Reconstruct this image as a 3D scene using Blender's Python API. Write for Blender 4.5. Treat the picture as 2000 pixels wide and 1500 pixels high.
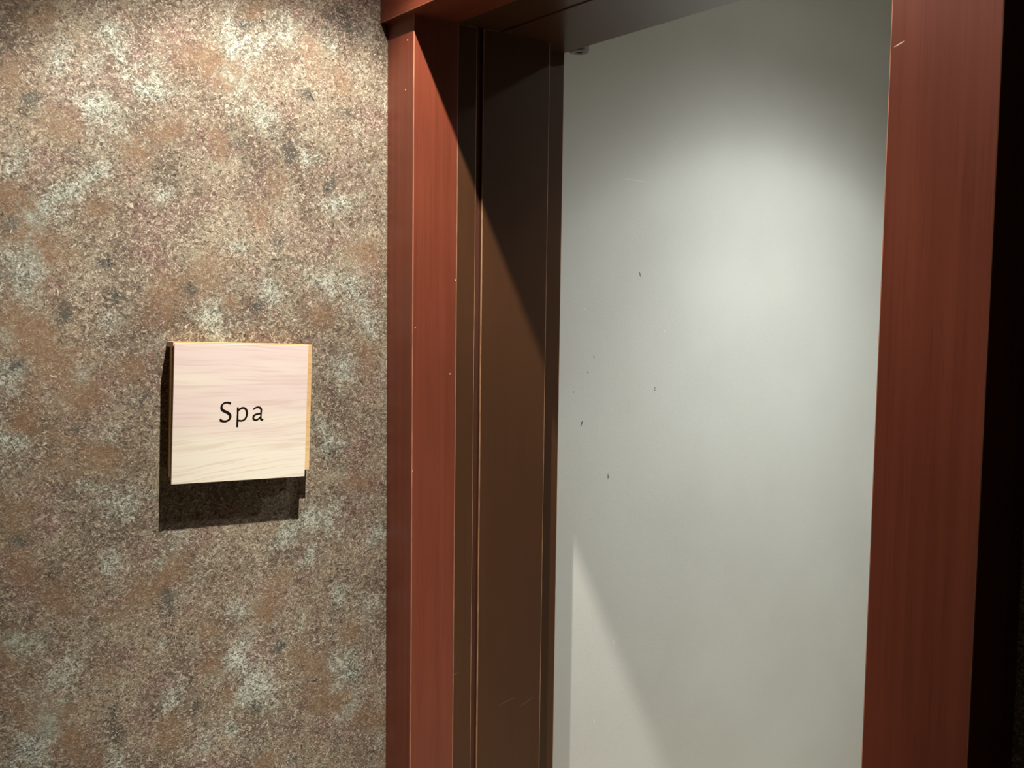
import bpy, bmesh, math, random
import numpy as np
from mathutils import Matrix, Vector

scene = bpy.context.scene
for o in list(bpy.data.objects):
    bpy.data.objects.remove(o, do_unlink=True)
COL = scene.collection

# ------------------------------------------------------------------ camera
cam_d = bpy.data.cameras.new('camera')
cam_d.sensor_width = 36.0
cam_d.lens = 36.0
cam_d.clip_start = 0.02
cam = bpy.data.objects.new('camera', cam_d)
COL.objects.link(cam)
_r = Vector((0.80636, -0.59129, 0.01252)).normalized()
_f = Vector((0.59030, 0.80336, -0.07849)).normalized()
_u = _r.cross(_f).normalized()
cam.matrix_world = Matrix(((_r.x, _u.x, -_f.x, 0.0), (_r.y, _u.y, -_f.y, -1.65),
                           (_r.z, _u.z, -_f.z, 1.55), (0, 0, 0, 1)))
scene.camera = cam

# ------------------------------------------------------------------ world and exposure
w = bpy.data.worlds.new('world')
scene.world = w
w.use_nodes = True
w.node_tree.nodes['Background'].inputs[0].default_value = (0.02, 0.018, 0.015, 1)
w.node_tree.nodes['Background'].inputs[1].default_value = 1.0
vs = scene.view_settings
vs.view_transform = 'Standard'
vs.look = 'None'
vs.exposure = 0.0
vs.gamma = 1.0
vs.use_curve_mapping = False

# ------------------------------------------------------------------ lamps in the ceilings
def downlight(name, loc, energy, color, table, radius):
    """recessed reflector lamp; table = beam profile as (degrees off axis, relative intensity)"""
    d = bpy.data.lights.new(name, 'SPOT')
    d.energy = energy
    d.color = color
    d.spot_size = math.radians(176)
    d.spot_blend = 0.02
    d.shadow_soft_size = radius
    d.use_nodes = True
    t = d.node_tree
    em = t.nodes['Emission']
    tc = t.nodes.new('ShaderNodeTexCoord')
    sx = t.nodes.new('ShaderNodeSeparateXYZ')
    t.links.new(tc.outputs['Normal'], sx.inputs[0])
    def m(op, a, b=None):
        x = t.nodes.new('ShaderNodeMath'); x.operation = op
        for i, v in enumerate((a, b)):
            if v is None: continue
            if isinstance(v, (int, float)): x.inputs[i].default_value = v
            else: t.links.new(v, x.inputs[i])
        return x.outputs[0]
    ang = m('ARCCOSINE', m('MINIMUM', m('ABSOLUTE', sx.outputs['Z']), 1.0))
    fc = t.nodes.new('ShaderNodeFloatCurve')
    top = max(v for _, v in table)
    cv = fc.mapping.curves[0]
    pts = [(a / 90.0, v / top) for a, v in table]
    while len(cv.points) < len(pts): cv.points.new(0.5, 0.5)
    for p, (a, v) in zip(cv.points, pts): p.location = (a, v)
    fc.mapping.update()
    t.links.new(m('DIVIDE', ang, math.pi / 2), fc.inputs['Value'])
    t.links.new(m('MULTIPLY', fc.outputs[0], top), em.inputs['Strength'])
    o = bpy.data.objects.new(name, d)
    o.location = loc
    COL.objects.link(o)
    return o

CORRIDOR_LAMP = (0.690, -0.532, 2.481)
ALCOVE_LAMP = (2.050, -0.640, 2.481)
downlight('corridor_lamp', CORRIDOR_LAMP, 370.0, (1.0, 0.935, 0.825),
          ((0, 1.1), (10, 1.05), (17, 0.88), (22, 0.52), (28, 0.36), (33, 0.36), (38, 0.28), (44, 0.28), (46.5, 0.25), (50, 0.11), (53, 0.035), (60, 0.02), (90, 0.0)), 0.009)
downlight('alcove_lamp', ALCOVE_LAMP, 74.0, (0.96, 1.0, 0.95),
          ((0, 3.4), (8, 3.3), (14, 2.9), (20, 2.2), (26, 1.75), (32, 1.5), (38, 1.22), (44, 0.85), (50, 0.56), (56, 0.22), (63, 0.075), (75, 0.03), (90, 0.015)), 0.03)

# ------------------------------------------------------------------ printed pattern of the paper (x, z, radius, strength) and letter outlines (mm)
PALE = [(0.452,1.936,0.0333,1.0),(0.65,1.967,0.038,1.0),(0.811,1.992,0.0238,1.0),(0.436,1.826,0.0285,1.0),(0.422,1.847,0.0209,1.0),(0.66,1.89,0.0285,1.0),(0.769,1.792,0.019,1.0),(0.314,1.586,0.038,1.3),(0.852,1.584,0.0304,1.3),(0.64,1.639,0.0171,1.0),(0.526,1.712,0.0171,1.0),(0.829,1.723,0.0238,1.0),(0.693,1.852,0.019,1.0),(0.315,1.745,0.0209,1.0),(0.412,1.736,0.0285,1.0),(0.35,1.682,0.0285,1.0),(0.791,1.589,0.0238,1.0),(0.525,1.141,0.0238,1.0),(0.771,1.094,0.019,1.0),(0.775,1.167,0.019,1.0),(0.433,1.138,0.0238,1.0),(0.639,1.021,0.0238,1.0),(0.76,0.983,0.0143,1.0),(0.638,0.94,0.0266,1.2),(0.848,0.88,0.0361,1.3),(0.36,0.971,0.0285,1.0),(0.316,0.876,0.0428,1.3),(0.507,0.986,0.0152,1.0),(0.68,0.88,0.038,1.0),(0.644,0.874,0.019,1.0),(0.579,0.81,0.0209,1.0),(0.301,1.031,0.0285,1.0),(0.825,1.022,0.0209,1.0),(0.892,1.0,0.0238,1.0),(0.852,0.798,0.019,1.0),(0.626,0.82,0.0152,1.0),(0.525,0.897,0.0171,1.0),(0.436,0.811,0.019,1.0),(0.603,1.517,0.0333,1.2),(0.698,1.567,0.0333,1.0),(0.436,1.512,0.019,1.0),(0.832,1.425,0.0238,1.2),(0.806,1.307,0.0285,1.2),(0.297,1.429,0.0285,1.0),(0.397,1.434,0.0171,1.0),(0.394,1.26,0.0133,1.2),(0.443,1.242,0.0238,1.0),(0.433,1.339,0.019,1.0),(0.289,1.334,0.0285,1.0),(0.81,1.16,0.0285,1.0),(0.891,1.515,0.0238,1.0),(0.454,1.208,0.0238,1.0),(0.729,1.146,0.0285,1.0),(0.9,1.116,0.0238,1.0),(0.907,0.724,0.0209,1.0),(0.51,1.88,0.0285,1.0),(0.375,1.9,0.0238,1.0),(0.733,2.002,0.0285,1.0)]
DARK = [(0.567,1.961,0.0066,1.0),(0.652,1.807,0.0123,1.0),(0.53,1.751,0.0238,1.0),(0.719,1.644,0.0133,1.4),(0.435,1.602,0.0123,1.3),(0.565,1.568,0.0123,1.0),(0.39,1.763,0.019,1.0),(0.811,1.752,0.0143,1.0),(0.737,1.802,0.019,1.0),(0.657,1.999,0.0114,1.0),(0.77,1.901,0.0114,1.0),(0.845,1.88,0.0133,1.0),(0.525,1.644,0.0114,1.0),(0.523,1.057,0.019,1.2),(0.715,0.949,0.0133,1.4),(0.431,0.892,0.0133,1.3),(0.731,1.108,0.0114,1.0),(0.515,0.941,0.0133,1.0),(0.302,1.186,0.0143,1.0),(0.672,0.847,0.0143,1.0),(0.563,0.868,0.0114,1.0),(0.661,0.905,0.0133,1.0),(0.74,0.742,0.0114,1.0),(0.498,0.874,0.0114,1.0),(0.433,0.85,0.0133,1.0),(0.825,0.739,0.0143,1.0),(0.673,1.541,0.0152,1.0),(0.371,1.523,0.0171,1.0),(0.388,1.351,0.0133,1.0),(0.488,1.394,0.0133,1.0),(0.358,1.26,0.0114,1.0),(0.813,1.282,0.0133,1.0),(0.443,1.554,0.0133,1.0),(0.297,1.452,0.0171,1.0),(0.761,1.206,0.0095,1.0),(0.314,1.58,0.0171,1.0),(0.852,1.576,0.0143,1.0),(0.317,0.872,0.019,1.0),(0.852,0.873,0.0143,1.0),(0.833,2.045,0.0238,1.0),(0.868,2.024,0.019,1.0),(0.332,1.834,0.0171,1.0),(0.3,1.662,0.0143,1.0)]
RUST = [(0.531,1.81,0.0285,1.0),(0.778,1.964,0.0333,1.0),(0.65,1.913,0.0266,1.0),(0.837,1.848,0.0114,1.0),(0.72,1.755,0.0266,1.0),(0.328,1.635,0.0428,1.3),(0.871,1.626,0.038,1.3),(0.57,1.933,0.0475,1.0),(0.305,1.869,0.0238,1.0),(0.377,1.805,0.038,1.0),(0.688,1.691,0.0238,1.0),(0.475,1.771,0.0238,1.0),(0.613,1.8,0.0238,1.0),(0.303,1.696,0.0285,1.0),(0.833,1.929,0.0238,1.0),(0.422,1.684,0.019,1.0),(0.591,1.594,0.0333,1.0),(0.527,1.109,0.0285,1.2),(0.713,1.054,0.0333,1.0),(0.677,1.015,0.0209,1.0),(0.326,0.914,0.0428,1.2),(0.805,0.834,0.038,1.3),(0.892,0.774,0.0333,1.0),(0.298,1.151,0.0285,1.0),(0.354,1.092,0.0428,1.0),(0.464,1.061,0.0333,1.0),(0.76,0.916,0.0285,1.0),(0.514,0.84,0.038,1.0),(0.597,0.932,0.0285,1.0),(0.624,0.868,0.0238,1.0),(0.43,0.957,0.019,1.0),(0.852,0.941,0.0238,1.0),(0.377,0.836,0.038,1.0),(0.682,0.743,0.0238,1.0),(0.299,1.509,0.0428,1.0),(0.354,1.465,0.0475,1.2),(0.515,1.552,0.038,1.0),(0.633,1.547,0.019,1.0),(0.397,1.393,0.0285,1.0),(0.367,1.308,0.038,1.0),(0.292,1.238,0.038,1.0),(0.476,1.438,0.0285,1.0),(0.795,1.525,0.0285,1.0),(0.884,1.455,0.0333,1.0),(0.433,1.296,0.0285,1.0),(0.871,1.221,0.0285,1.0),(0.309,1.379,0.0285,1.0),(0.285,1.014,0.0333,1.0),(0.582,1.0,0.0238,1.0),(0.335,1.967,0.038,1.0),(0.679,2.027,0.0238,1.0)]
LETTERS = {'S':[[(-19.59,16.86),(-20.83,17.94),(-23.56,18.57),(-26.58,18.73),(-30.18,18.32),(-33.45,16.61),(-36.38,13.61),(-37.51,10.71),(-37.64,8.08),(-36.8,5.43),(-34.66,3.04),(-31.62,1.22),(-27.97,-0.5),(-24.91,-2.45),(-22.74,-4.86),(-22.4,-6.93),(-23.25,-9.26),(-25.32,-11.15),(-28.32,-11.9),(-31.34,-11.7),(-34.36,-10.62),(-37.4,-8.73),(-38.27,-10.06),(-38.21,-12.99),(-35.79,-14.22),(-32.47,-14.9),(-29.46,-15.1),(-25.86,-14.49),(-22.27,-12.52),(-19.9,-10.23),(-18.63,-7.31),(-18.51,-4.66),(-19.17,-1.99),(-21.35,0.71),(-24.42,2.71),(-28.07,4.37),(-31.12,5.9),(-33.26,8.0),(-33.91,10.06),(-33.65,12.1),(-32.5,14.13),(-30.12,15.38),(-27.42,15.93),(-24.7,15.59),(-22.27,14.67),(-20.91,13.65),(-20.16,15.1)]],'p':[[(-9.82,9.21),(-6.64,9.15),(-6.58,6.6),(-4.17,8.21),(-1.44,9.35),(1.63,9.59),(4.73,8.76),(7.24,6.63),(8.87,3.33),(9.57,-0.26),(9.34,-3.82),(8.19,-7.66),(6.11,-10.89),(3.08,-13.31),(-0.28,-14.41),(-3.65,-14.49),(-6.42,-13.95),(-6.63,-18.27),(-6.51,-23.72),(-9.99,-23.62),(-9.87,-18.18),(-9.72,-8.71),(-9.62,0.75)],[(-6.62,2.76),(-4.09,4.78),(-1.36,6.21),(1.08,6.57),(3.57,5.34),(5.17,2.81),(6.05,-0.48),(5.94,-3.74),(4.98,-7.29),(3.01,-10.21),(0.27,-11.63),(-2.79,-11.85),(-5.25,-11.49),(-6.67,-10.86),(-6.64,-4.05)]],'a':[[(18.29,6.12),(19.62,7.59),(22.7,9.33),(26.43,10.04),(29.57,9.8),(32.43,8.25),(33.94,5.52),(34.14,2.82),(33.64,-2.58),(33.44,-7.37),(33.69,-9.78),(34.48,-11.3),(36.05,-11.16),(37.01,-11.67),(36.54,-13.16),(34.55,-14.01),(32.34,-13.83),(31.05,-12.42),(30.37,-10.3),(28.22,-12.35),(25.75,-13.78),(22.95,-14.13),(20.12,-13.33),(18.08,-11.49),(17.4,-8.78),(17.77,-6.1),(19.58,-3.76),(22.97,-2.04),(27.33,-1.24),(30.77,-0.83),(31.01,2.28),(30.63,4.69),(29.34,6.51),(27.12,7.45),(24.31,7.2),(21.53,6.06),(19.39,4.19)],[(31.02,-3.42),(28.01,-3.65),(24.28,-4.64),(21.82,-5.9),(20.62,-7.97),(20.97,-9.77),(22.57,-11.3),(24.75,-11.24),(27.53,-9.63),(29.99,-7.59),(30.89,-5.81)]]}

# ------------------------------------------------------------------ helpers
def tag(o, label=None, cat=None, kind=None, group=None):
    if label: o['label'] = label
    if cat: o['category'] = cat
    if kind: o['kind'] = kind
    if group: o['group'] = group
    return o

def link(name, bm, mat, parent=None, smooth=False):
    me = bpy.data.meshes.new(name)
    bmesh.ops.recalc_face_normals(bm, faces=bm.faces[:])
    bm.to_mesh(me)
    bm.free()
    me.materials.append(mat)
    if smooth:
        for p in me.polygons:
            p.use_smooth = True
    o = bpy.data.objects.new(name, me)
    COL.objects.link(o)
    if parent: o.parent = parent
    return o

def bm_box(lo, hi, bevel=0.0, seg=2, bm=None):
    b = bmesh.new()
    vs_ = [b.verts.new((x, y, z)) for x in (lo[0], hi[0]) for y in (lo[1], hi[1]) for z in (lo[2], hi[2])]
    for f in ((0, 1, 3, 2), (4, 6, 7, 5), (0, 4, 5, 1), (2, 3, 7, 6), (0, 2, 6, 4), (1, 5, 7, 3)):
        b.faces.new([vs_[i] for i in f])
    if bevel:
        bmesh.ops.recalc_face_normals(b, faces=b.faces[:])
        bmesh.ops.bevel(b, geom=b.edges[:], offset=bevel, segments=seg, profile=0.6, affect='EDGES')
    if bm is None:
        return b
    tmp = bpy.data.meshes.new('tmp')
    b.to_mesh(tmp); b.free()
    bm.from_mesh(tmp)
    bpy.data.meshes.remove(tmp)
    return bm

def box(name, lo, hi, mat, parent=None, bevel=0.0, seg=2, edge=None):
    lo2 = tuple(min(a, b) for a, b in zip(lo, hi)); hi2 = tuple(max(a, b) for a, b in zip(lo, hi))
    o = link(name, bm_box(lo2, hi2, bevel, seg), mat, parent)
    if edge:                                       # rubbed arrises
        o.data.materials.append(edge)
        for p in o.data.polygons:
            if max(abs(c) for c in p.normal) < 0.98: p.material_index = 1
    return o

def lathe(name, prof, centre, mat, parent=None, n=40):
    b = bmesh.new()
    rings = []
    for r, z in prof:
        if r < 1e-6:
            rings.append([b.verts.new((centre[0], centre[1], centre[2] + z))])
        else:
            rings.append([b.verts.new((centre[0] + r * math.cos(2 * math.pi * i / n),
                                       centre[1] + r * math.sin(2 * math.pi * i / n), centre[2] + z)) for i in range(n)])
    for a, c in zip(rings[:-1], rings[1:]):
        for i in range(n):
            j = (i + 1) % n
            if len(a) == 1 and len(c) == 1: continue
            if len(a) == 1: b.faces.new((a[0], c[i], c[j]))
            elif len(c) == 1: b.faces.new((a[i], a[j], c[0]))
            else: b.faces.new((a[i], a[j], c[j], c[i]))
    return link(name, b, mat, parent, smooth=False)

# ------------------------------------------------------------------ material helpers
class NT:
    def __init__(self, name):
        self.m = bpy.data.materials.new(name)
        self.m.use_nodes = True
        self.t = self.m.node_tree
        self.b = self.t.nodes['Principled BSDF']
        tc = self.t.nodes.new('ShaderNodeTexCoord')
        self.co = tc.outputs['Object']
    def n(self, kind, **props):
        x = self.t.nodes.new(kind)
        for k, v in props.items(): setattr(x, k, v)
        return x
    def l(self, a, b): self.t.links.new(a, b)
    def mapping(self, scale=(1, 1, 1), rot=(0, 0, 0), loc=(0, 0, 0), vec=None, vt='POINT'):
        x = self.n('ShaderNodeMapping', vector_type=vt)
        x.inputs['Location'].default_value = loc
        x.inputs['Rotation'].default_value = rot
        x.inputs['Scale'].default_value = scale
        self.l(vec or self.co, x.inputs['Vector'])
        return x.outputs[0]
    def noise(self, scale, detail=2.0, rough=0.5, vec=None, dist=0.0):
        x = self.n('ShaderNodeTexNoise')
        x.inputs['Scale'].default_value = scale
        x.inputs['Detail'].default_value = detail
        x.inputs['Roughness'].default_value = rough
        x.inputs['Distortion'].default_value = dist
        self.l(vec or self.co, x.inputs['Vector'])
        return x.outputs['Fac']
    def math(self, op, a, b=None, c=None, clamp=False):
        x = self.n('ShaderNodeMath', operation=op, use_clamp=clamp)
        for i, v in enumerate((a, b, c)):
            if v is None: continue
            if isinstance(v, (int, float)): x.inputs[i].default_value = v
            else: self.l(v, x.inputs[i])
        return x.outputs[0]
    def smooth(self, v, lo, hi, a=0.0, b=1.0):
        x = self.n('ShaderNodeMapRange', interpolation_type='SMOOTHSTEP')
        self.l(v, x.inputs[0])
        for i, q in enumerate((lo, hi, a, b)): x.inputs[i + 1].default_value = q
        return x.outputs[0]
    def mix(self, fac, a, b, mode='MIX'):
        x = self.n('ShaderNodeMix', data_type='RGBA', blend_type=mode)
        for s, v in ((x.inputs[0], fac), (x.inputs[6], a), (x.inputs[7], b)):
            if isinstance(v, (int, float)): s.default_value = v
            elif isinstance(v, tuple): s.default_value = (*v, 1.0)
            else: self.l(v, s)
        return x.outputs[2]
    def marks(self, items):
        """union of small ellipsoids (centre, half sizes, rotation about y / x / z)"""
        acc = None
        for c, h, r in items:
            v = self.mapping(scale=h, rot=r, loc=c, vt='TEXTURE')
            x = self.n('ShaderNodeVectorMath', operation='LENGTH')
            self.l(v, x.inputs[0])
            k = self.smooth(x.outputs['Value'], 1.0, 0.75)
            acc = k if acc is None else self.math('MAXIMUM', acc, k)
        return acc
    def bump(self, h, strength, dist):
        x = self.n('ShaderNodeBump')
        x.inputs['Strength'].default_value = strength
        x.inputs['Distance'].default_value = dist
        self.l(h, x.inputs['Height'])
        self.l(x.outputs[0], self.b.inputs['Normal'])
    def color(self, c):
        if isinstance(c, tuple): self.b.inputs['Base Color'].default_value = (*c, 1)
        else: self.l(c, self.b.inputs['Base Color'])
    def set(self, **kw):
        for k, v in kw.items(): self.b.inputs[k.replace('_', ' ')].default_value = v
        return self

def s2l(r, g, b):
    f = lambda v: ((v / 255 + 0.055) / 1.055) ** 2.4 if v > 10 else v / 255 / 12.92
    return (f(r), f(g), f(b))

# ------------------------------------------------------------------ materials
def wallpaper_material():
    t = NT('mottled wallpaper')
    at = t.n('ShaderNodeAttribute', attribute_name='blotch')
    sep = t.n('ShaderNodeSeparateColor')
    t.l(at.outputs['Color'], sep.inputs[0])
    pale, rust, dark = sep.outputs[0], sep.outputs[1], sep.outputs[2]
    # felted fibres: stretched noises turned against each other, light ones over dark ones
    def fibres(angles, a, c, off, op):
        acc = None
        for k, ang in enumerate(angles):
            v = t.mapping(rot=(0, ang, 0), loc=(off + k, 0, off * 2 + k))
            v = t.mapping(scale=(a, 120, c), vec=v)
            q = t.noise(1.0, 2.0, 0.6, vec=v, dist=0.9)
            acc = q if acc is None else t.math(op, acc, q)
        return acc
    fib = fibres((0.5, -0.65, 1.5, -1.9), 75, 210, 1, 'MAXIMUM')
    fid = fibres((0.1, -1.1, 1.1), 80, 190, 5, 'MINIMUM')
    fib2 = fibres((0.9, -0.3), 150, 420, 9, 'MAXIMUM')
    mid = t.noise(24, 6, 0.72, dist=0.4)
    mid2 = t.noise(26, 6, 0.72, vec=t.mapping(loc=(7, 2, 3)), dist=0.4)
    # salt and pepper of the felt
    def felt(ang, sc, off):
        v = t.mapping(rot=(0, ang, 0), loc=(off, 0, -off))
        return t.noise(1.0, 2.5, 0.62, vec=t.mapping(scale=(130 * sc, 120, 225 * sc), vec=v), dist=1.2)
    salt = t.math('MULTIPLY', t.math('ADD', felt(0.5, 1.0, 2), felt(-0.7, 1.1, 6)), 0.5)
    grain = t.noise(420, 2, 0.6)
    soft = t.noise(7, 5, 0.65, vec=t.mapping(loc=(4, 1, 9)))
    soft2 = t.noise(20, 6, 0.7, vec=t.mapping(loc=(14, 3, 2)))
    hue = t.noise(11, 4, 0.6, vec=t.mapping(loc=(1, 8, 22)))
    base = t.mix(t.smooth(soft, 0.36, 0.66), s2l(106, 90, 78), s2l(148, 133, 113))
    base = t.mix(t.smooth(hue, 0.48, 0.66, 0, 0.85), base, s2l(134, 107, 99))
    base = t.mix(t.smooth(soft2, 0.44, 0.68, 0, 0.7), base, s2l(158, 152, 134))
    rm = t.math('ADD', t.math('MULTIPLY', rust, 1.05), t.math('MULTIPLY', t.math('SUBTRACT', mid, 0.5), 2.6))
    rmask = t.smooth(rm, 0.15, 1.1)
    base = t.mix(t.math('MULTIPLY', rmask, 0.8), base, s2l(136, 107, 81))
    pm = t.math('ADD', t.math('MULTIPLY', pale, 0.95), t.math('MULTIPLY', t.math('SUBTRACT', mid2, 0.5), 3.0))
    pmask = t.smooth(pm, 0.12, 1.2)
    base = t.mix(t.math('MULTIPLY', pmask, 0.8), base, s2l(154, 160, 146))
    dm = t.math('ADD', t.math('MULTIPLY', dark, 0.85), t.math('MULTIPLY', t.math('SUBTRACT', mid, 0.5), 2.6))
    dmask = t.smooth(dm, 0.15, 0.95)
    base = t.mix(t.math('MULTIPLY', dmask, 0.85), base, s2l(74, 78, 74))
    # light and dark tufts everywhere, calmer over the rust, thick and white over the pale patches
    calm = t.math('SUBTRACT', 1.0, t.math('MULTIPLY', rmask, 0.6))
    lite = t.mix(pmask, s2l(198, 185, 166), s2l(208, 213, 203))
    lo = t.math('MULTIPLY', t.smooth(salt, 0.50, 0.38), t.math('MULTIPLY', calm, 0.78))
    base = t.mix(lo, base, s2l(66, 56, 47))
    hi_v = t.math('ADD', salt, t.math('MULTIPLY', pmask, 0.035))
    hi = t.math('MULTIPLY', t.smooth(hi_v, 0.51, 0.62), t.math('MULTIPLY', calm, 0.85))
    base = t.mix(hi, base, lite)
    dthr = t.math('SUBTRACT', t.math('ADD', fid, t.math('MULTIPLY', rmask, 0.035)), t.math('MULTIPLY', dmask, 0.06))
    base = t.mix(t.smooth(dthr, 0.36, 0.26, 0, 0.85), base, s2l(50, 43, 37))
    thr = t.math('ADD', t.math('SUBTRACT', fib, t.math('MULTIPLY', rmask, 0.025)), t.math('MULTIPLY', pmask, 0.05))
    base = t.mix(t.smooth(thr, 0.66, 0.77, 0, 0.85), base, t.mix(0.5, lite, s2l(235, 226, 208)))
    base = t.mix(t.smooth(fib2, 0.64, 0.78, 0, 0.5), base, lite)
    base = t.mix(t.smooth(grain, 0.36, 0.66), t.mix(0.28, base, (0.05, 0.042, 0.034)), base)
    t.color(base)
    t.set(Roughness=0.72)
    t.b.inputs['Specular IOR Level'].default_value = 0.25
    t.bump(t.math('ADD', fib, salt), 0.5, 0.0014)
    return t.m

def wood_material(name, c_dark, c_mid, c_light, axis, rough, coat, marks=None, grain=1.0, mark_col=(0.75, 0.55, 0.42), spec=0.5):
    t = NT(name)
    s = [70.0, 70.0, 70.0]; s[axis] = 1.6
    streak = t.noise(1.0, 3, 0.6, vec=t.mapping(scale=tuple(s)))
    s2 = [320.0, 320.0, 320.0]; s2[axis] = 9.0
    pore = t.noise(1.0, 2, 0.5, vec=t.mapping(scale=tuple(s2)))
    blot = t.noise(6, 3, 0.5)
    c = t.mix(t.smooth(streak, 0.28, 0.74), c_dark, c_light)
    c = t.mix(1.0 - 0.7 * grain, c, c_mid)
    c = t.mix(t.smooth(blot, 0.35, 0.7, 0, 0.25), c, c_dark)
    c = t.mix(t.smooth(pore, 0.44, 0.3, 0, 0.30 * grain), c, tuple(v * 0.45 for v in c_dark))
    if marks:
        c = t.mix(t.math('MULTIPLY', t.marks(marks), 0.8), c, mark_col)
    t.color(c)
    t.set(Roughness=rough)
    t.b.inputs['Coat Weight'].default_value = coat
    t.b.inputs['Specular IOR Level'].default_value = spec
    t.b.inputs['Coat Roughness'].default_value = 0.12
    t.bump(pore, 0.05, 0.0004)
    return t.m

def plaster_material(marks, dents):
    t = NT('pale painted wall')
    fine = t.noise(420, 2, 0.6, vec=t.mapping(scale=(0.55, 1, 1.3)))
    mid = t.noise(60, 3, 0.6)
    big = t.noise(3.0, 3, 0.5)
    c = t.mix(t.smooth(big, 0.3, 0.7), (0.60, 0.595, 0.57), (0.64, 0.64, 0.615))
    c = t.mix(t.smooth(fine, 0.35, 0.7, 0.0, 0.10), c, (0.80, 0.80, 0.78))
    c = t.mix(t.math('MULTIPLY', t.marks(dents), 0.35), c, (0.86, 0.86, 0.84))
    c = t.mix(t.math('MULTIPLY', t.marks(marks), 0.85), c, (0.05, 0.05, 0.05))
    t.color(c)
    t.set(Roughness=0.6)
    t.bump(t.math('ADD', fine, t.math('MULTIPLY', mid, 0.6)), 0.18, 0.0008)
    return t.m

def plain(name, col, rough, var=0.15, scale=40, metal=0.0):
    t = NT(name)
    n = t.noise(scale, 3, 0.6)
    t.color(t.mix(t.smooth(n, 0.3, 0.7), tuple(v * (1 - var) for v in col), tuple(min(1, v * (1 + var)) for v in col)))
    t.set(Roughness=rough, Metallic=metal)
    return t.m

def sign_wood(name, light, pink, line, dens=1.0):
    t = NT(name)
    sx = t.n('ShaderNodeSeparateXYZ'); t.l(t.co, sx.inputs[0])
    x, z = sx.outputs['X'], sx.outputs['Z']
    warp = t.noise(9, 2, 0.5, vec=t.mapping(scale=(0.5, 1, 1.0)))
    # growth lines fan out: falling a little at the top of the board, rising at its foot
    zz = t.math('SUBTRACT', t.math('MULTIPLY', z, t.math('ADD', t.math('MULTIPLY', x, 0.73), 1.0)), t.math('MULTIPLY', x, 0.04))
    zz = t.math('ADD', zz, t.math('MULTIPLY', warp, 0.030))
    cmb = t.n('ShaderNodeCombineXYZ')
    t.l(t.math('MULTIPLY', x, 6.0), cmb.inputs[0])
    t.l(t.math('MULTIPLY', zz, 210.0 * dens), cmb.inputs[2])
    rings = t.noise(1.0, 2.0, 0.6, vec=cmb.outputs[0])
    cm2 = t.n('ShaderNodeCombineXYZ')
    t.l(t.math('MULTIPLY', x, 9.0), cm2.inputs[0])
    t.l(t.math('MULTIPLY', zz, 420.0 * dens), cm2.inputs[2])
    fine = t.noise(1.0, 2.0, 0.6, vec=cm2.outputs[0])
    tone = t.noise(1.0, 2, 0.5, vec=t.mapping(scale=(4, 1, 22), loc=(2, 0, 6)))
    top_tint = t.math('ADD', t.math('MULTIPLY', zz, 2.2), tone)      # pinker towards the top: wood tone plus the light's tint, put into the colour
    c = t.mix(t.smooth(top_tint, 0.30, 0.72), light, pink)
    c = t.mix(t.smooth(rings, 0.53, 0.34, 0, 0.42), c, line)
    c = t.mix(t.smooth(fine, 0.45, 0.30, 0, 0.22), c, line)
    t.color(c)
    t.set(Roughness=0.42)
    return t.m

def emissive(name, col, strength):
    t = NT(name)
    t.color((0.8, 0.8, 0.8))
    t.b.inputs['Emission Color'].default_value = (*col, 1)
    t.b.inputs['Emission Strength'].default_value = strength
    return t.m

XC, XH, ZH, YJ, YN, YO, XB = 0.926, 0.911, 2.0445, -0.0917, -1.024, -1.141, 1.297
YW = 0.065

WALLPAPER = wallpaper_material()
MAH_D, MAH_M, MAH_L = (0.115, 0.024, 0.011), (0.155, 0.035, 0.017), (0.205, 0.051, 0.028)
marks_v = [((0.926, -1.0345, 1.8125), (0.004, 0.0070, 0.0008), (-0.32, 0, 0)),
           ((0.926, -0.0705, 2.0042), (0.004, 0.0022, 0.0016), (0, 0, 0)),
           ((0.926, -0.0642, 1.9205), (0.004, 0.0020, 0.0014), (0, 0, 0)),
           ((0.9318, -0.0917, 1.5051), (0.0012, 0.004, 0.0012), (0, 0, 0)),
           ((1.0054, -0.0917, 1.4215), (0.0012, 0.004, 0.0016), (0, 0, 0)),
           ((1.0165, -0.0917, 1.5907), (0.0016, 0.004, 0.0026), (0, 0, 0)),
           ((0.9275, -0.0917, 1.250), (0.0012, 0.004, 0.0016), (0, 0, 0))]
MAHOGANY = wood_material('red mahogany upright', MAH_D, MAH_M, MAH_L, 2, 0.38, 0.05, marks_v, 0.5, (0.75, 0.55, 0.42), 0.4)
MAHOGANY_H = wood_material('red mahogany crosswise', MAH_D, MAH_M, MAH_L, 1, 0.42, 0.0, None, 0.55, (0.75, 0.55, 0.42), 0.25)
BR_D, BR_M, BR_L = (0.053, 0.020, 0.0075), (0.061, 0.024, 0.0090), (0.069, 0.028, 0.0110)
marks_b = [((1.0735, -0.0915, 1.5911), (0.0018, 0.005, 0.0034), (0, 0, 0)),
           ((1.0728, -0.0915, 0.7411), (0.0014, 0.005, 0.0050), (0, 0, 0)),
           ((1.0728, -0.0915, 1.0268), (0.0013, 0.005, 0.0026), (0, 0, 0)),
           ((1.2245, -0.0915, 0.8210), (0.0036, 0.004, 0.0010), (0, 0, 0)),
           ((1.2280, -0.0915, 0.8400), (0.0008, 0.004, 0.0140), (0, 0, 0)),
           ((1.0250, -0.0895, 0.8590), (0.0085, 0.004, 0.0007), (0, -0.15, 0)),
           ((1.1420, -0.0915, 0.7800), (0.0230, 0.004, 0.0006), (0, -0.22, 0)),
           ((1.1900, -0.0915, 0.7680), (0.0200, 0.004, 0.0006), (0, -0.34, 0))]
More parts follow.
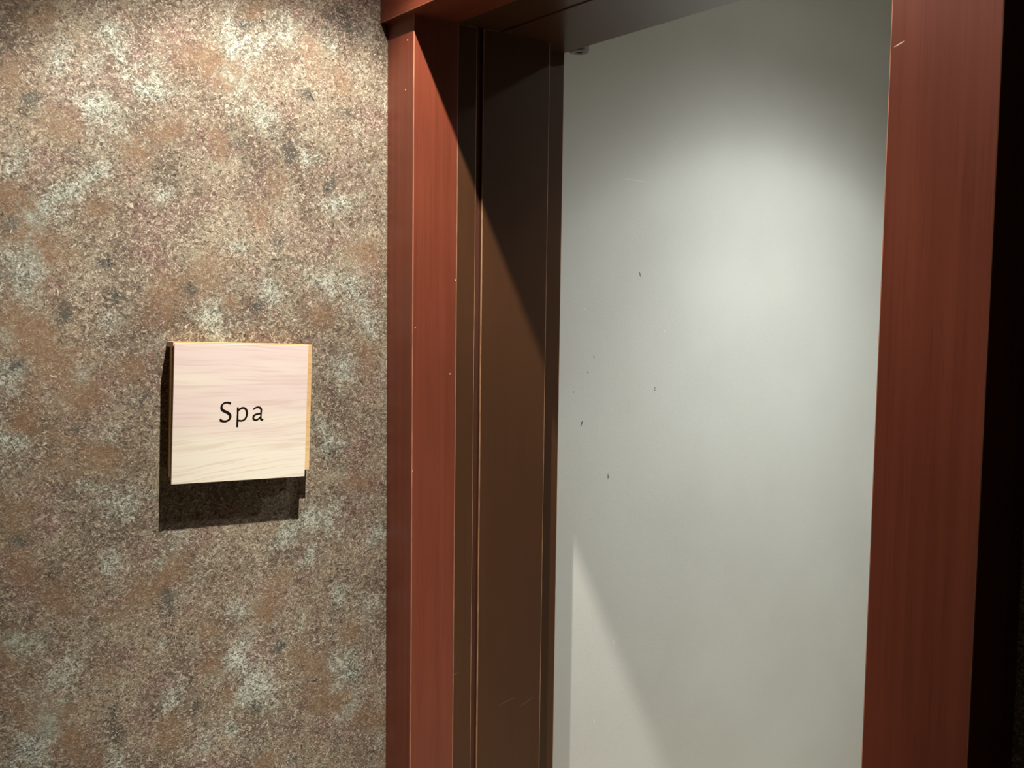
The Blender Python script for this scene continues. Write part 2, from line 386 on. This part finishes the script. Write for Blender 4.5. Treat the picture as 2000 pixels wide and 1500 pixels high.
BROWN = wood_material('brown lacquered frame', BR_D, BR_M, BR_L, 2, 0.45, 0.0, marks_b, 0.4, (0.17, 0.095, 0.055), 0.28)
BROWN_H = wood_material('brown lacquered head', BR_D, BR_M, BR_L, 1, 0.30, 0.08, None, 0.3, (0.75, 0.55, 0.42), 0.3)
ww = [((1.6172, YW, 1.6192), (0.0017, 0.01, 0.0062), (0, -0.25, 0)),
      ((1.4839, YW, 1.4344), (0.0013, 0.01, 0.0040), (0, -0.25, 0)),
      ((1.4669, YW, 1.4009), (0.0015, 0.01, 0.0022), (0, 0, 0)),
      ((1.6724, YW, 1.3585), (0.0017, 0.01, 0.0020), (0, 0, 0)),
      ((1.6724, YW, 1.3530), (0.0018, 0.01, 0.0020), (0, 0, 0)),
      ((1.4518, YW, 1.2883), (0.0021, 0.01, 0.0070), (0, 0.40, 0)),
      ((1.4269, YW, 1.3584), (0.0012, 0.01, 0.0020), (0, 0, 0)),
      ((1.5325, YW, 1.1630), (0.0014, 0.01, 0.0078), (0, 0, 0)),
      ((1.5350, YW, 1.1620), (0.0026, 0.01, 0.0020), (0, 0.6, 0))]
wd = [((1.5951, YW, 1.8289), (0.045, 0.01, 0.0016), (0, 0.06, 0)),
      ((1.505, YW, 0.600), (0.0035, 0.01, 0.0055), (0, 0, 0)),
      ((1.560, YW, 0.775), (0.0030, 0.01, 0.0055), (0, 0, 0)),
      ((1.455, YW, 1.540), (0.0028, 0.01, 0.0022), (0, 0, 0)),
      ((1.700, YW, 1.490), (0.0040, 0.01, 0.0030), (0, 0, 0))]
PLASTER = plaster_material(ww, wd)
CEILING = plain('ceiling board', (0.55, 0.52, 0.46), 0.8, 0.04, 30)
FLOOR = wood_material('warm brown floor', (0.026, 0.015, 0.007), (0.032, 0.018, 0.008), (0.038, 0.022, 0.010), 1, 0.5, 0.0)
TILE = plain('beige floor', (0.44, 0.385, 0.29), 0.6, 0.06, 10)
SIDE = plain('warm beige corridor wall', (0.42, 0.36, 0.27), 0.8, 0.05, 12)
DIM = plain('dark brown corridor wall', (0.10, 0.075, 0.055), 0.8, 0.1, 12)
WORN = plain('rubbed brown edge', (0.30, 0.165, 0.095), 0.35, 0.25, 25)
WORN_RED = plain('rubbed red edge', (0.34, 0.145, 0.09), 0.35, 0.2, 25)
GROOVE = plain('groove', (0.075, 0.022, 0.012), 0.6, 0.1, 20)
SIGN_FACE = sign_wood('pale maple face', (0.84, 0.79, 0.67), (0.78, 0.65, 0.62), (0.62, 0.47, 0.41))
SIGN_EDGE = sign_wood('honey maple board', (0.74, 0.52, 0.27), (0.68, 0.44, 0.21), (0.46, 0.27, 0.12), 0.8)
INK = plain('dark brown letter ink', (0.012, 0.006, 0.004), 0.8, 0.1, 60)
INK.node_tree.nodes['Principled BSDF'].inputs['Specular IOR Level'].default_value = 0.05
RUBBER = plain('grey rubber', (0.22, 0.20, 0.19), 0.55, 0.08, 80)
BLACK = plain('black socket', (0.004, 0.004, 0.004), 0.6, 0.1, 80)
METAL = plain('white lamp trim', (0.75, 0.75, 0.73), 0.4, 0.03, 30)
LENS_W = emissive('warm lamp lens', (1.0, 0.88, 0.70), 4.0)
LENS_C = emissive('cool lamp lens', (0.95, 1.0, 0.95), 4.0)

# ------------------------------------------------------------------ setting: wallpapered wall with its printed blotches
def wallpaper_wall():
    rng = np.random.RandomState(7)
    x0, x1, z0, z1, st = -1.7, XB, 0.0, 2.5, 0.009
    nx = int((x1 - x0) / st) + 1; nz = int((z1 - z0) / st) + 1
    gx = np.linspace(x0, x1, nx); gz = np.linspace(z0, z1, nz)
    GX, GZ = np.meshgrid(gx, gz, indexing='ij')
    W = np.zeros((nx, nz, 3))
    lists = [list(PALE), list(RUST), list(DARK)]
    for k, (L, cnt, r0, r1) in enumerate(zip(lists, (260, 240, 240), (0.014, 0.02, 0.01), (0.036, 0.045, 0.02))):
        for i in range(cnt):                       # the rest of the paper, outside what the view shows
            x = rng.uniform(x0, x1); z = rng.uniform(z0, z1)
            if 0.25 < x < 0.95 and 0.65 < z < 2.05: continue
            L.append((x, z, rng.uniform(r0, r1), rng.uniform(0.8, 1.3)))
        for (x, z, r, s) in L:
            a = rng.uniform(0, math.pi); e = rng.uniform(0.7, 1.3); r = r * 1.15
            ix0, ix1 = np.searchsorted(gx, (x - 4 * r, x + 4 * r)); iz0, iz1 = np.searchsorted(gz, (z - 4 * r, z + 4 * r))
            dx = GX[ix0:ix1, iz0:iz1] - x; dz = GZ[ix0:ix1, iz0:iz1] - z
            u = (dx * math.cos(a) + dz * math.sin(a)) / (r * e); v = (-dx * math.sin(a) + dz * math.cos(a)) * e / r
            W[ix0:ix1, iz0:iz1, k] += 0.8 * s * np.exp(-(u * u + v * v) * 0.9)
    W = np.clip(W, 0, 1.4)
    n = nx * nz
    co = np.zeros((n + 4, 3))
    co[:n, 0] = GX.ravel(); co[:n, 2] = GZ.ravel()
    yb = 0.30
    co[n:] = [(x0, yb, z0), (x1, yb, z0), (x1, yb, z1), (x0, yb, z1)]
    idx = np.arange(n).reshape(nx, nz)
    q = np.stack([idx[:-1, :-1], idx[1:, :-1], idx[1:, 1:], idx[:-1, 1:]], -1).reshape(-1, 4)
    c00, c10, c11, c01 = int(idx[0, 0]), int(idx[-1, 0]), int(idx[-1, -1]), int(idx[0, -1])
    b0, b1, b2, b3 = n, n + 1, n + 2, n + 3
    ex = np.array([(b1, b0, b3, b2), (c10, b1, b2, c11), (b0, c00, c01, b3), (c01, c11, b2, b3), (b0, b1, c10, c00)])
    q = np.concatenate([q, ex])
    me = bpy.data.meshes.new('wall_back')
    me.vertices.add(n + 4); me.vertices.foreach_set('co', co.ravel())
    me.loops.add(q.size); me.loops.foreach_set('vertex_index', q.ravel())
    me.polygons.add(len(q)); me.polygons.foreach_set('loop_start', np.arange(0, q.size, 4))
    me.update(calc_edges=True); me.validate()
    at = me.attributes.new('blotch', 'FLOAT_COLOR', 'POINT')
    colr = np.zeros((n + 4, 4)); colr[:n, :3] = W.reshape(-1, 3); colr[:, 3] = 1
    at.data.foreach_set('color', colr.ravel())
    me.materials.append(WALLPAPER)
    o = bpy.data.objects.new('wall_back', me)
    COL.objects.link(o)
    return tag(o, 'mottled brown and grey wallpapered wall behind the spa sign', kind='structure')

wallpaper_wall()

# door wall: beside the near casing and above the head
bm = bm_box((1.010, -4.2, 0.0), (XB, YO + 0.04, 2.5))
bm_box((1.010, YO + 0.04, 2.140), (XB, 0.0, 2.5), bm=bm)
tag(link('wall_right', bm, WALLPAPER), 'dark stretch of wall around the doorway casing', kind='structure')
tag(box('wall_left', (-1.2, -4.2, 0.0), (-1.1, 0.0, 2.5), SIDE), 'corridor wall facing the doorway', kind='structure')
tag(box('wall_front', (-1.7, -4.3, 0.0), (XB, -4.2, 2.5), DIM), 'far end wall of the corridor', kind='structure')
tag(box('floor', (-1.7, -4.3, -0.1), (1.16, 0.4, 0.0), FLOOR), 'warm brown corridor floor', kind='structure')
tag(box('floor_alcove', (1.16, -4.3, -0.1), (3.5, 0.4, 0.0), TILE), 'beige floor beyond the doorway', kind='structure')
ceil = tag(box('ceiling', (-1.7, -4.3, 2.5), (3.5, 0.4, 2.6), CEILING), 'corridor ceiling', kind='structure')

# alcove behind the doorway
tag(box('wall_alcove_back', (XB, YW, 0.0), (3.4, 0.30, 2.5), PLASTER), 'pale grey painted wall seen through the doorway', kind='structure')
tag(box('wall_alcove_right', (3.3, -2.4, 0.0), (3.4, YW, 2.5), PLASTER), 'end wall of the alcove', kind='structure')
tag(box('wall_alcove_front', (XB, -2.5, 0.0), (3.4, -2.4, 2.5), PLASTER), 'near wall of the alcove', kind='structure')

# lamp fittings set into the ceiling
for loc, lens in ((CORRIDOR_LAMP, LENS_W), (ALCOVE_LAMP, LENS_C)):
    ring = lathe('downlight_trim', [(0.038, 0.0), (0.050, 0.0), (0.052, 0.004), (0.052, 0.008), (0.038, 0.008), (0.038, 0.0)],
                 (loc[0], loc[1], 2.4925), METAL, ceil)
    lathe('downlight_lens', [(0.0, 0.0), (0.038, 0.0), (0.038, 0.003), (0.0, 0.003)], (loc[0], loc[1], 2.4960), lens, ring)

# ------------------------------------------------------------------ door frame
door = bpy.data.objects.new('door_1', None)
COL.objects.link(door)
tag(door, 'dark red mahogany doorway with brown lacquered lining', kind='structure')
BV = 0.0014
box('casing', (XC, 0.0, 0.0), (1.018, YJ, ZH), MAHOGANY, door, BV, 2, WORN_RED)
box('casing', (XC, YO, 0.0), (1.018, YN, ZH), MAHOGANY, door, BV, 2, WORN_RED)
box('head_casing', (XH, 0.0, ZH), (1.018, YO - 0.012, ZH + 0.105), MAHOGANY_H, door, BV, 2, WORN_RED)
for s, y0, yb in ((1, YJ, 0.0), (-1, YN, YO + 0.04)):
    box('lining_stile', (1.018, yb, 0.0), (1.0600, y0 + s * 0.0022, ZH), BROWN, door, 0.0019, 2, WORN)
    box('groove_strip', (1.0595, yb, 0.0), (1.0725, y0 + s * 0.0080, ZH), GROOVE, door)
    box('lining_panel', (1.0720, yb, 0.0), (1.2255, y0 + s * 0.0004, ZH), BROWN, door, 0.0019, 2, WORN)
    box('lining_rebate', (1.2250, yb, 0.0), (1.2320, y0 + s * 0.0640, ZH), BLACK, door)
    box('lining_strip', (1.2320, yb, 0.0), (XB, y0 + s * 0.0457, ZH), BROWN, door, 0.0019, 2, WORN)
box('head_lining', (1.018, YO + 0.04, ZH), (1.1100, 0.0, ZH + 0.09), BROWN_H, door, 0.0010)
box('head_soffit', (1.1100, YO + 0.04, ZH - 0.0020), (XB, 0.0, ZH + 0.09), BROWN_H, door, 0.0010)

# ------------------------------------------------------------------ round bumper under the door head
bc = (XB + 0.0197, -0.0665, ZH - 0.0025)
bump_o = bpy.data.objects.new('door_bumper', None)
bump_o.location = bc
COL.objects.link(bump_o)
tag(bump_o, 'small round grey bumper behind the door head beside the white wall', 'bumper')
lathe('bumper_body', [(0.0065, 0.001), (0.0075, 0.0), (0.0175, 0.0), (0.0195, 0.002), (0.0195, 0.030), (0.0065, 0.030), (0.0065, 0.001)],
      (0, 0, 0), RUBBER, bump_o)
lathe('screw_socket', [(0.0, 0.003), (0.0066, 0.003), (0.0066, 0.006), (0.0, 0.006)], (0, 0, 0), BLACK, bump_o)

# ------------------------------------------------------------------ spa sign
sign = bpy.data.objects.new('wall_sign', None)
sign.location = (0.6364, 0.0, 1.3653)
sign.rotation_euler = (0, math.radians(1.8), 0)
COL.objects.link(sign)
tag(sign, 'square pale wooden Spa sign mounted slightly crooked on the mottled wallpaper', 'sign')
hw, hh = 0.1144, 0.1127
box('mounting_block', (-hw + 0.004, 0.0, -0.094), (0.110, -0.0155, 0.112), SIGN_EDGE, sign)
box('back_board', (-hw + 0.0005, -0.0155, -0.1035), (0.1275, -0.0230, 0.1135), SIGN_EDGE, sign, 0.0006)
box('spacer', (-hw + 0.008, -0.0230, -0.100), (0.106, -0.0275, 0.108), SIGN_EDGE, sign)
box('top_rail', (-hw - 0.0005, -0.0010, 0.1055), (0.1135, -0.0305, 0.1140), SIGN_EDGE, sign, 0.0005)
front = box('front_board', (-hw, -0.0310, -hh), (hw, -0.0345, hh), SIGN_FACE, sign, 0.0005)
front.rotation_euler = (0.014, 0, 0)               # its head stands a little further off the wall

def catmull(pts, corner=50):
    out = []; n = len(pts)
    for i in range(n):
        p0, p1, p2, p3 = (Vector(pts[(i + k) % n]) for k in (-1, 0, 1, 2))
        def sharp(a, b, c):
            return (b - a).angle(c - b, 0) > math.radians(corner)
        t1 = (p2 - p0) * 0.5; t2 = (p3 - p1) * 0.5
        if sharp(p0, p1, p2): t1 = (p2 - p1)
        if sharp(p1, p2, p3): t2 = (p2 - p1)
        for k in range(4):
            t = k / 4
            out.append(p1 * (2*t**3 - 3*t**2 + 1) + t1 * (t**3 - 2*t**2 + t) + p2 * (-2*t**3 + 3*t**2) + t2 * (t**3 - t**2))
    return out

for ch, loops in LETTERS.items():
    cu = bpy.data.curves.new('letter', 'CURVE')
    cu.dimensions = '2D'; cu.fill_mode = 'BOTH'; cu.extrude = 0.00025
    for lp in loops:
        pts = catmull([(a / 1000, b / 1000) for a, b in lp])
        sp = cu.splines.new('POLY')
        sp.points.add(len(pts) - 1)
        for p, v in zip(sp.points, pts): p.co = (v.x, v.y, 0, 1)
        sp.use_cyclic_u = True
    tmp = bpy.data.objects.new('tmp', cu)
    COL.objects.link(tmp)
    dg = bpy.context.evaluated_depsgraph_get()
    me = bpy.data.meshes.new_from_object(tmp.evaluated_get(dg))
    bpy.data.objects.remove(tmp, do_unlink=True)
    me.transform(Matrix.Translation((0, -0.0345, 0)) @ Matrix.Rotation(math.radians(90), 4, 'X'))
    me.materials.clear(); me.materials.append(INK)
    o = bpy.data.objects.new('letter', me)
    COL.objects.link(o)
    o.parent = front
    o['label'] = 'dark brown letter %s' % ch
